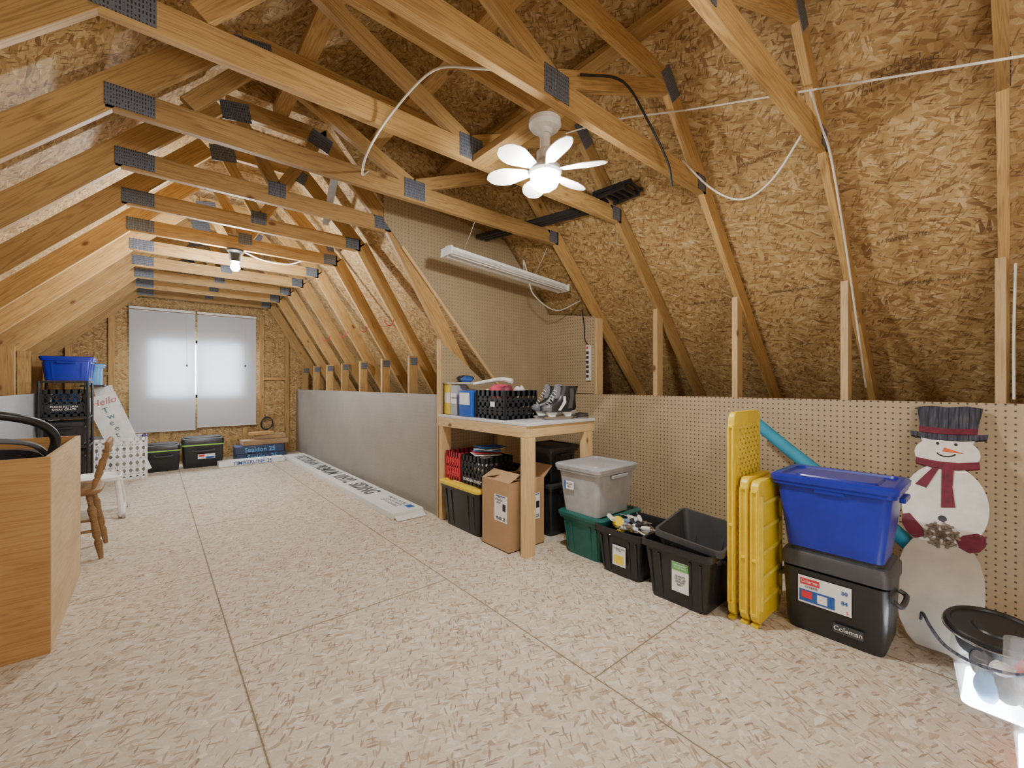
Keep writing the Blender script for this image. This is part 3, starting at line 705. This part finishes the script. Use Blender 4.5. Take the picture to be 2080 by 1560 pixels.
for k in range(6):
    a=math.radians(60*k+8); c_,s_=math.cos(a),math.sin(a); O=Vector((.0,.47,.02))
    d_=Vector((c_,s_,0)); p_=Vector((-s_,c_,0))
    b.beam(O,O+d_*.055,.012,.006)
    for f_ in (.45,.72):
        for s3 in (-1,1): b.beam(O+d_*.055*f_,O+d_*.055*(f_+.28)+p_*s3*.018,.009,.006)
b.lathe([(.0,0),(.020,0),(.020,.006),(0,.006)],6,c=(0,.47,.017))
b.obj('snowflake',BRZ,e,M=R.copy(),label='bronze glitter snowflake')

# ---- lower right bins
e=top('clear_bin','clear plastic bin filled with odds and ends','storage bin',(2.22,-.02,0))
MB().loft([rr(.30,.26,.03,0),rr(.34,.30,.03,.15),rr(.36,.32,.03,.15),rr(.36,.32,.03,.16),rr(.33,.29,.03,.16),rr(.29,.25,.03,.006)]).obj('body',CLR,e,smooth=True)
its=[(2.12,.05,LBL,'blue plastic toy'),(2.12,-.04,FABW,'pale cloth'),(2.24,.0,PAPER,'crumpled white paper'),(2.3,-.08,DGR,'dark cloth'),(2.115,.005,BLK2,'black plastic piece'),(2.19,.06,BLK2,'black strap bundle'),(2.12,-.09,BINK,'blue cloth'),(2.20,-.07,MGR,'grey knit cloth'),(2.31,.03,BLK2,'black sponge')]
for i,(x,y_,m,lb) in enumerate(its):
    lump('small_item',lb+' in the clear bin','odds and ends',(x,y_,.01+.022*(i%3)),(.038,.035,.055),m,20+i)
for i,(x,y_,z,m,lb,s) in enumerate(((2.11,-.04,.125,RED,'red plastic cap poking from the clear bin',(.045,.035,.03)),(2.09,.02,.13,WHT,'white roll of tape on the bin contents',(.03,.03,.02)),(2.12,.06,.12,MGR,'grey adaptor on the bin contents',(.035,.03,.025)),(2.15,-.11,.12,BLK2,'black cable bundle on the bin contents',(.05,.035,.03)))):
    lump('small_item',lb,'odds and ends',(x,y_,z),s,m,70+i)
e=top('paint_bucket','black bucket with wide black lid and silver rim','bucket',(2.27,.035,.125),(.03,-.12,0))
MB().lathe([(.0,0),(.095,0),(.112,.06),(.105,.064),(0,.064)],28).obj('bucket_body',BLK2,e,smooth=True)
MB().lathe([(.0,.062),(.126,.062),(.132,.070),(.132,.082),(.126,.090),(.114,.090),(.110,.084),(.06,.084),(.055,.089),(0,.089)],40).obj('lid',BLK,e,smooth=True,label='round black lid')
b=MB(); b.tube([(.132*math.cos(2*math.pi*k/24),.132*math.sin(2*math.pi*k/24),.068) for k in range(25)],.004,8,2); b.obj('rim',STEEL,e,smooth=True,label='silver metal rim')
e=top('spray_can','white and black spray can beside the bucket','spray can',(2.08,-.08,.16))
MB().lathe([(0,0),(.03,0),(.032,.01),(.032,.12),(.03,.13),(0,.13)],20).obj('can_body',BLK,e,smooth=True)
MB().lathe([(.0323,.03),(.0326,.03),(.0326,.07),(.0323,.07)],20).obj('can_label',PAPER,e,smooth=True,label='white paper label')
MB().lathe([(0,.13),(.026,.13),(.024,.165),(0,.167)],20).obj('cap',PAPER,e,smooth=True,label='white cap')
tag(MB().tube([(2.42,.24,.10),(2.32,.225,.165),(2.2,.19,.165),(2.08,.14,.165),(2.02,.06,.168),(2.04,-.02,.172),(2.10,-.06,.18)],.0055,8).obj('braided_cord',plain('braided_rope',(.08,.09,.12),.8,var=.9,sc=90),smooth=True),'grey and black braided cord over the clear bin','cord')
e=top('clear_bin','tall translucent plastic tub with white rim','storage bin',(1.90,-.15,0))
MB().loft([rr(.28,.27,.03,0),rr(.33,.31,.03,.26),rr(.35,.33,.03,.26),rr(.35,.33,.03,.275),rr(.32,.30,.03,.275),rr(.27,.26,.03,.006)]).obj('body',CLR,e,smooth=True)
lump('small_item','orange cloth inside the translucent tub','odds and ends',(1.86,-.11,.01),(.09,.08,.07),ORNG,31)
lump('small_item','white cloth inside the translucent tub','odds and ends',(1.90,-.14,.16),(.08,.08,.05),WHT,32)

# ---------------------------------------------------------------- left side
e=top('plywood_crate','open top plywood bin with pale cut edges','plywood box',(-.58,2.935,0))
w,d,h,t=.54,.93,.78,.018
MB().box((0,-d/2+t/2,h/2),(w,t,h)).obj('front_panel',PLY,e,bevel=.001)
MB().box((0,d/2-t/2,h/2),(w,t,h)).obj('back_panel',PLY,e,bevel=.001)
for s in(-1,1): MB().box((0,0,0),(d-2*t,t,h)).obj('side_panel',PLYE,e,bevel=.001,loc=(s*(w/2-t/2),0,h/2),rot=(0,0,math.pi/2))
MB().box((0,0,.012),(w-2*t,d-2*t,.018)).obj('bottom_panel',PLY,e)
e=top('infant_car_seat','black infant car seat with curved carry handle','car seat',(-.56,2.84,.03))
rings=[]
for i in range(9):
    t=i/8; r=math.sin(math.pi/2*(.25+.75*t)); z=.42+.27*t
    rings.append([(.21*r*math.cos(2*math.pi*j/20),.32*r*math.sin(2*math.pi*j/20),z+.035*math.sin(2*math.pi*j/20)*t) for j in range(20)])
inner=[[(p[0]*.86,p[1]*.86,p[2]+(.005 if k else .0)) for p in rings[8-k]] for k in range(0,7)]
MB().loft(rings+inner).obj('shell',BLK2,e,smooth=True)
MB().loft([rr(.26,.40,.05,0),rr(.3,.45,.05,.2),rr(.24,.4,.05,.44)]).obj('base',DGR,e,smooth=True)
MB().tube([(.205,.0,.70),(.22,-.02,.80),(.16,-.10,.88),(.0,-.17,.92),(-.16,-.10,.88),(-.22,-.02,.80),(-.205,0,.70)],.018,12).obj('carry_handle',BLK,e,smooth=True)
MB().tube([(.19,.10,.70),(.14,-.02,.775),(0,-.06,.80),(-.14,-.02,.775),(-.19,.10,.70)],.012,8).obj('canopy_bar',MGR,e,smooth=True)
lump('cushion','',' ',(0,0,.60),(.15,.24,.05),BLK,41,parent=e)
# chair
e=top('wooden_chair','small dark stained wooden chair with turned legs','chair',(-.42,3.78,0))
MB().loft([rr(.34,.34,.06,.395),rr(.36,.36,.06,.405),rr(.36,.36,.06,.42),rr(.33,.33,.06,.43)]).obj('seat',CHW,e,smooth=True)
def turned(p0,p1,r,name):
    p0=Vector(p0);p1=Vector(p1);Z=(p1-p0);l=Z.length;Z.normalize();X=Vector((1,0,0));X=(X-Z*X.dot(Z)).normalized();Y=Z.cross(X)
    pr=[(0,0),(r*.6,0),(r*.8,.1),(r*1.1,.25),(r*.7,.3),(r*1.1,.35),(r*.9,.6),(r*1.2,.75),(r*.7,.8),(r*.9,1),(0,1)]
    return MB().lathe([(a_,z_*l) for a_,z_ in pr],12).obj(name,CHW,e,M=frame(X,Y,Z,p0),smooth=True)
for sx in(-1,1):
    for sy in(-1,1): turned((sx*.18,sy*.17,0),(sx*.12,sy*.12,.40),.018,'leg')
for sy in (-1,1): stick('stretcher',(-.15,sy*.145,.17),(.15,sy*.145,.17),.016,.016,CHW,e)
stick('stretcher',(0,-.145,.17),(0,.145,.17),.016,.016,CHW,e)
for k in range(5):
    yy=-.14+.07*k; turned((.14,yy,.42),(.20,yy*1.15,.66),.009 if 0<k<4 else .014,'spindle')
MB().box((.205,0,.68),(.022,.36,.07)).obj('crest_rail',CHW,e,bevel=.008)
# white stand
e=top('plastic_step_frame','white plastic child seat frame with castors','plastic frame',(-.34,4.78,0))
MB().loft([rr(.26,.30,.08,.29),rr(.30,.34,.08,.30),rr(.30,.34,.08,.325),rr(.27,.31,.08,.33),rr(.24,.28,.08,.305)]).obj('tray',WHT,e,smooth=True)
for sx in(-1,1):
    MB().tube([(sx*.12,-.12,.30),(sx*.14,-.16,.15),(sx*.15,-.2,.03),(sx*.15,0,.02),(sx*.15,.2,.03),(sx*.14,.16,.15),(sx*.12,.12,.30)],.018).obj('leg_frame',WHT,e,smooth=True)
    for sy in(-1,1): MB().lathe([(0,-.01),(.02,-.01),(.02,.01),(0,.01)],14,c=(sx*.165,sy*.2,.02),ax='x').obj('castor',GRY,e,smooth=True)
MB().tube([(-.15,0,.05),(0,0,.04),(.15,0,.05)],.012).obj('crossbar',WHT,e,smooth=True)
# laundry basket
o=crate('laundry_basket','white slotted laundry basket holding wooden signs',(-.29,6.58,0),.44,.42,.47,WHT,.1,nv=8,nh=5,cat='laundry basket',bw=.022,dw=.014)
for sy in(-1,1):
    MB().tube([(sy*.21,-.08,.45),(sy*.23,-.05,.47),(sy*.23,.05,.47),(sy*.21,.08,.45)],.012).obj('handle',BLU,o,smooth=True,label='blue handle grip')
def sign(loc,h,w,tilt,rz,label):
    e=top('wooden_sign',label,'sign',loc,(-.06,tilt,rz))
    MB().box((0,0,h/2),(w,.015,h)).obj('board',WHP,e,bevel=.002)
    return e
FRD=plain('faded_red_ink',(.50,.16,.17),.7); FTL=plain('faded_teal_ink',(.12,.22,.22),.7)
o=sign((-.13,6.46,.05),.95,.26,-.34,.0,'white wooden greeting sign leaning in the basket')
text(o,'Hello',(0,-.010,.87),.10,'negy',FRD,shear=.3,bold=.0005)
for i,ch in enumerate('Tweetso'): text(o,ch,(-.01+.02*(i%2),-.010,.77-.072*i),.09,'negy',FTL,bold=.0005)
o=sign((-.20,6.62,.08),.99,.16,-.24,.0,'second white wooden sign behind the greeting sign')
# rack
rx=-.655
e=top('storage_rack','black metal shelf rack against the knee wall','shelf rack',(rx,6.12,0))
for sx in(-1,1):
    for sy in(-1,1): MB().tube([(sx*.165,sy*.2,0),(sx*.165,sy*.2,1.10)],.011,8,0).obj('post',BLK,e,smooth=True)
for z in (.12,.45,.74,1.09):
    b=MB()
    for s in(-1,1): b.box((s*.165,0,z),(.012,.4,.02)); b.box((0,s*.2,z),(.33,.012,.02))
    for k in range(9): b.box((-.14+.035*k,0,z),(.005,.4,.005))
    b.obj('shelf',BLK,e)
tote('storage_tote','blue storage tote on top of the rack',(rx+.02,6.12,1.105),.36,.42,.22,BLU,BLU,tap=.03)
o=crate('milk_crate','black milk crate on the rack shelf',(rx,6.10,.755),.30,.32,.26,BLK,bw=.016); sticker(o,(0,-.163,.08),.26,.07,'negy',BLK); text(o,'PLEASE RETURN\nDAIRY CRATE',(0,-.165,.08),.026,'negy',PAPER)
lump('blanket','blue folded fabric in the milk crate','blanket',(rx,6.10,.77),(.11,.12,.115),BINK,51)
tote('storage_tote','black tote on the middle rack shelf',(rx,6.12,.465),.31,.36,.22,BLK,BLK2,tap=.02)
tote('storage_tote','black tote on the lowest rack shelf',(rx,6.12,.135),.31,.36,.26,BLK,BLK2,tap=.02)
tote('storage_tote','light blue tub on a stand beside the rack top',(-.50,6.62,1.06),.17,.30,.22,LBL,LBL,tap=.02,ribs=False)
tag(MB().box((0,0,0),(.19,.32,.02)).obj('wall_shelf',BLK2,None,loc=(-.50,6.62,1.049),bevel=.003),'small black shelf carrying a light blue tub','shelf')
for dy in (-.13,.13): tag(MB().tube([(-.56,6.62+dy,0),(-.56,6.62+dy,1.038)],.008,8,0).obj('shelf_post',BLK,None,smooth=True),'thin black post under the small shelf','post')
# coolers
o=cooler('small black cooler with lime green band',(.10,6.83,0),.33,.30,.335,BLK,LIME)
o=cooler('medium black cooler with lime green band',(.50,6.87,0),.44,.32,.385,BLK,LIME)
sticker(o,(.03,-.157,.14),.18,.06,'negy',PAPER); sticker(o,(-.02,-.158,.15),.06,.025,'negy',RINK,'printed_mark'); sticker(o,(.07,-.158,.125),.09,.025,'negy',BINK,'printed_mark')
def bundle(label,loc,s,mat,rot,txt=None,tm=PAPER,sz=.06):
    e=top('shingle_bundle',label,'shingle package',loc,(0,0,rot)); MB().box((0,0,s[2]/2),s).obj('wrapper',mat,e,bevel=.006)
    if txt: text(e,txt,(0,-s[1]/2-.0012,s[2]/2),sz,'negy',tm,bold=.0008)
    return e
DW=plain('navy_wrapper',(.03,.05,.11),.5)
bundle('navy wrapped shingle bundle on the floor',(1.18,6.98,0),(.62,.30,.10),DW,.02,'Sealdon 25',LBL,.085)
bundle('navy wrapped shingle bundle stacked on another',(1.16,6.98,.102),(.60,.29,.10),DW,-.03,'Sealdon 25',LBL,.085)
bundle('brown carton on the shingle bundles',(1.24,7.02,.204),(.58,.22,.07),CARDD,.06)
bundle('second brown carton on the stack',(1.32,7.08,.276),(.40,.18,.06),CARDD,-.1)
bundle('white wrapped shingle package lying flat',(1.02,6.62,0),(.76,.18,.065),PAPER,.0,'TIMBERLINE 25',BINK,.07)
tag(MB().box((0,0,.02),(.30,.12,.04)).obj('wood_scrap',LUM,None,loc=(1.2,7.03,.338),rot=(0,0,.15),bevel=.003),'pine offcut on the carton stack','wood scrap')
b=MB(); 
b.tube([(0.08*math.cos(i*.7)*(1+.1*math.sin(i)),.01*i/8,.09*math.sin(i*.7)*(1+.12*math.cos(i*1.3))) for i in range(34)],.005,6,4)
tag(b.obj('coiled_cord',BLK,None,loc=(1.33,7.33,.47),smooth=True),'black cable coil hanging on the gable wall','cord')
# siding carton
e=top('siding_carton','long flat white vinyl siding carton on the floor','carton',(1.57,4.95,0))
MB().box((0,0,.026),(.27,3.62,.052)).obj('carton_body',WRAP,e,bevel=.004)
text(e,'VICTORIAN  PREMIUM  VINYL  SIDING',(.0,.22,.0532),.21,'top',GINK,bold=.006,xs=.74)
sticker(e,(0,-1.57,.0535),.40,.20,'top',PAPER); text(e,'PROFILE  DOUBLE 4\nCOLOR  WHITE\nQTY 2 SQUARES',(.02,-1.50,.0545),.042,'top',GINK); sticker(e,(.06,-1.71,.0545),.08,.06,'top',BINK,'printed_mark')
MB().beam((-.0,-1.81,.03),(.0,-1.88,.005),.25,.004).obj('end_flap',WRAP,e)

# blinds
for x0,x1,zb in ((-.235,.455,.43),(.475,1.19,.46)):
    e=top('window_blind','white horizontal mini blind drawn over the window','window blind',((x0+x1)/2,7.36,zb),group='window blinds')
    W=x1-x0; H=2.08-zb
    MB().box((0,0,H-.015),(W,.03,.03)).obj('headrail',WHT,e,bevel=.002); MB().box((0,0,.008),(W,.022,.016)).obj('bottom_rail',WHT,e,bevel=.002)
    b=MB(); n=int(H/.0185); Rm=Matrix.Rotation(math.radians(72),3,'X')
    for i in range(n): b.box((0,0,.02+(H-.05)*i/n),(W-.004,.0205,.0008),Rm)
    b.obj('slats',BLIND,e)
    b=MB(); xx=W*.36 if x0<0 else W*.30
    b.tube([(xx,-.018,H-.03),(xx,-.02,H*.55)],.0022,6,0); b.obj('pull_cord',WHT,e); MB().lathe([(0,-.03),(.012,-.028),(.009,.0),(0,.004)],10,c=(xx,-.02,H*.55)).obj('cord_tassel',DGR,e,smooth=True)

# ---------------------------------------------------------------- fixtures
def petal(L0=.05,L1=.265,wd=.050):
    pts=[]
    for i in range(19):
        t=i/18; x=L0+(L1-L0)*t
        w_=wd*(.24+.76*min(1,t/.55)**.9) if t<.62 else wd*math.sqrt(max(0,1-((t-.62)/.38)**2))
        pts.append((x,max(w_,.002)))
    return pts+[(x,-w_) for x,w_ in reversed(pts)]
e=top('ceiling_fan','white socket fan with petal blades and lit globe','ceiling fan light',(1.29,1.30,2.204))
MB().lathe([(0,0),(.068,0),(.070,-.02),(.06,-.035),(.035,-.042),(.03,-.06),(0,-.06)],32).obj('canopy',WHP,e,smooth=True)
MB().lathe([(0,-.058),(.022,-.058),(.022,-.12),(.036,-.135),(.036,-.17),(.02,-.18),(0,-.18)],24).obj('stem',WHP,e,smooth=True)
MB().lathe([(0,-.175),(.04,-.178),(.066,-.20),(.072,-.222),(.066,-.235),(0,-.236)],32).obj('motor_housing',WHP,e,smooth=True)
for k in range(6):
    a=2*math.pi*k/6+.05
    M=Matrix.Translation((0,0,-.215))@Matrix.Rotation(a,4,'Z')@Matrix.Rotation(math.radians(16),4,'X')
    MB().prism(petal(),(0,0,-.002),(1,0,0),(0,1,0),(0,0,1),.004).obj('fan_blade',WHP,e,M=M,bevel=.001)
MB().lathe([(0,-.30),(.03,-.296),(.052,-.28),(.061,-.26),(.06,-.24),(.05,-.237),(0,-.237)],28).obj('light_globe',GLOBE,e,smooth=True)
e=top('ceiling_light','bare lit bulb in a dark lampholder','light bulb',(.53,4.225,2.20))
MB().lathe([(0,0),(.06,0),(.06,-.015),(.035,-.035),(.03,-.08),(.035,-.10),(0,-.10)],24).obj('lampholder',DGR,e,smooth=True)
MB().lathe([(0,-.18),(.02,-.176),(.034,-.155),(.034,-.14),(.022,-.115),(.014,-.10),(0,-.10)],20).obj('bulb',BULB,e,smooth=True)
e=top('shop_light','white hanging fluorescent shop light, switched off','fluorescent light',(1.57,2.56,1.99),(0,.075,0))
Lx=1.20
b=MB(); b.prism([(-.07,-.012),(-.035,.022),(.035,.022),(.07,-.012),(.066,-.016),(.033,.012),(-.033,.012),(-.066,-.016)],(0,0,0),(0,1,0),(0,0,1),(1,0,0),Lx)
b.obj('reflector',WHT,e)
b=MB(); b.box((Lx/2,0,.035),(Lx,.05,.03)); b.obj('housing',WHT,e,bevel=.002)
for s in(0,1): MB().box((s*Lx,0,.01),(.012,.14,.06)).obj('end_cap',WHT,e,bevel=.002)
for s in(-1,1): MB().tube([(.02,s*.03,-.008),(Lx-.02,s*.03,-.008)],.012,10,0).obj('fluorescent_tube',WHP,e,smooth=True)
for x in (.14,Lx-.35): MB().tube([(x,0,.05),(x,-.07,.15),(x,-.13,.25)],.003,6).obj('hanging_chain',STEEL,e)
e=top('power_strip','white six outlet power strip mounted on the pegboard','power strip',(2.985,2.455,1.10))
MB().box((0,0,.16),(.026,.045,.32)).obj('housing',WHT,e,bevel=.004)
for k in range(6): MB().box((-.014,0,.04+.042*k),(.003,.028,.026)).obj('outlet',INK,e)
MB().box((-.015,0,.295),(.006,.018,.022)).obj('switch',RED,e)
def cable(label,pts,r,mat): return tag(MB().tube(pts,r,8).obj('electrical_cable',mat,smooth=True),label,'cable')
cable('off-white cable strung across the near rafters',[(2.1,-.05,2.10),(2.2,.6,2.37),(2.12,1.1,2.5),(2.07,1.5,2.62),(1.9,1.9,2.62)],.0045,CABLE)
cable('off-white cable running down a rafter',[(2.2,.57,2.36),(2.3,.555,2.24),(2.45,.55,2.14),(2.74,.555,1.80),(3.0,.56,1.45),(3.25,.56,1.05)],.005,CABLE)
cable('off-white cable looping between two rafters',[(2.28,1.2,2.33),(2.33,1.05,2.13),(2.34,.9,2.03),(2.33,.76,2.08),(2.30,.62,2.24)],.005,CABLE)
cable('off-white cable looping over two chords',[(1.0,1.2,2.22),(.907,1.27,2.23),(.86,1.5,2.33),(.80,1.72,2.26),(.715,1.8,2.09),(.8,2.1,2.12),(.95,2.4,2.3)],.005,CABLE)
cable('black extension cable hanging from the truss with plug',[(1.36,1.16,2.36),(1.6,1.12,2.42),(1.85,1.15,2.36),(2.0,1.13,2.20),(2.06,1.14,2.10)],.006,BLK)
cable('white cord dropping from the shop light',[(2.3,2.56,2.00),(2.35,2.62,2.1),(2.38,2.6,1.98),(2.45,2.6,1.82),(2.72,2.6,1.72),(2.98,2.55,1.83)],.005,CABLE)
cable('black cord feeding the power strip',[(2.985,2.53,1.75),(2.98,2.50,1.6),(2.975,2.49,1.48),(2.98,2.455,1.42)],.005,BLK)
cable('off-white cable dropping at the end post',[(3.0,-.015,1.62),(2.99,-.01,1.3),(2.99,-.01,1.0)],.005,CABLE)
cable('white cable behind the far bulb',[(.6,4.25,2.2),(.75,4.3,2.17),(.95,4.3,2.17),(1.1,4.23,2.23)],.006,CABLE)
for k in range(3):
    tag(MB().beam((2.42+.045*k-.05,1.84,2.325),(2.16+.045*k-.05,2.95,2.325),.028,.03).obj('plastic_rail',BLK2,None,bevel=.002),'long black plastic rail resting on the truss chords','plastic rail','black rails')
for n_,(px_,py_,pz_,rz_) in enumerate(((2.36,1.72,2.312,0),(2.37,1.70,2.345,.12))):
    e=top('plastic_rack','black plastic ladder shaped rack across the chords','plastic rack',(px_,py_,pz_),(0,0,rz_))
    b=MB()
    for x in (-.08,.08): b.box((x,0,.012),(.018,.28,.024))
    for k in range(6): b.box((0,-.12+.048*k,.012),(.16,.018,.02))
    b.obj('frame',BLK,e,bevel=.002)
for i,a in enumerate((3.62,4.22,4.83,5.43)):
    tag(MB().tube([(1.66,a-.022,1.66),(1.64,a-.03,1.61),(1.61,a-.03,1.59),(1.575,a-.03,1.61),(1.565,a-.03,1.64)],.004,8).obj('utility_hook',RED,smooth=True),'red coated screw hook on a rafter','hook','red utility hooks')
tag(MB().beam((1.30,4.2,2.33),(1.12,3.75,2.34),.06,.01).obj('metal_flashing',STEEL),'bright metal flashing strip lying on the chords','metal strip')
tag(MB().beam((1.10,3.70,2.40),(.98,3.1,2.52),.05,.01).obj('metal_flashing',STEEL),'bright metal flashing strip leaning in the truss webs','metal strip')

# ---------------------------------------------------------------- lights, world, camera
w=bpy.data.worlds.new('world'); scene.world=w; w.use_nodes=True
bg=w.node_tree.nodes['Background']; bg.inputs[0].default_value=(.86,.93,1,1); bg.inputs[1].default_value=55
def plight(name,loc,p,r,c=(1,.975,.94)):
    l=bpy.data.lights.new(name,'POINT'); l.energy=p; l.shadow_soft_size=r; l.color=c
    o=bpy.data.objects.new(name,l); COL.objects.link(o); o.location=loc; return o
plight('room_fill_light',(.9,-.7,1.75),42,.35)  # added fill behind the camera, no fixture belongs to it
plight('room_fill_light',(.3,-.9,.8),36,.4)  # second, lower fill added behind the camera
plight('attic_fill_light',(.5,5.3,1.3),34,.25,(.93,.965,1))  # unseen fill added to brighten the window end
cam=bpy.data.cameras.new('camera'); cam.lens=14.88; cam.sensor_width=36; cam.sensor_fit='HORIZONTAL'; cam.clip_start=.02
co=bpy.data.objects.new('camera',cam); COL.objects.link(co); co.location=(0,0,1.07); co.rotation_euler=(math.radians(90),0,-math.radians(40.33))
scene.camera=co
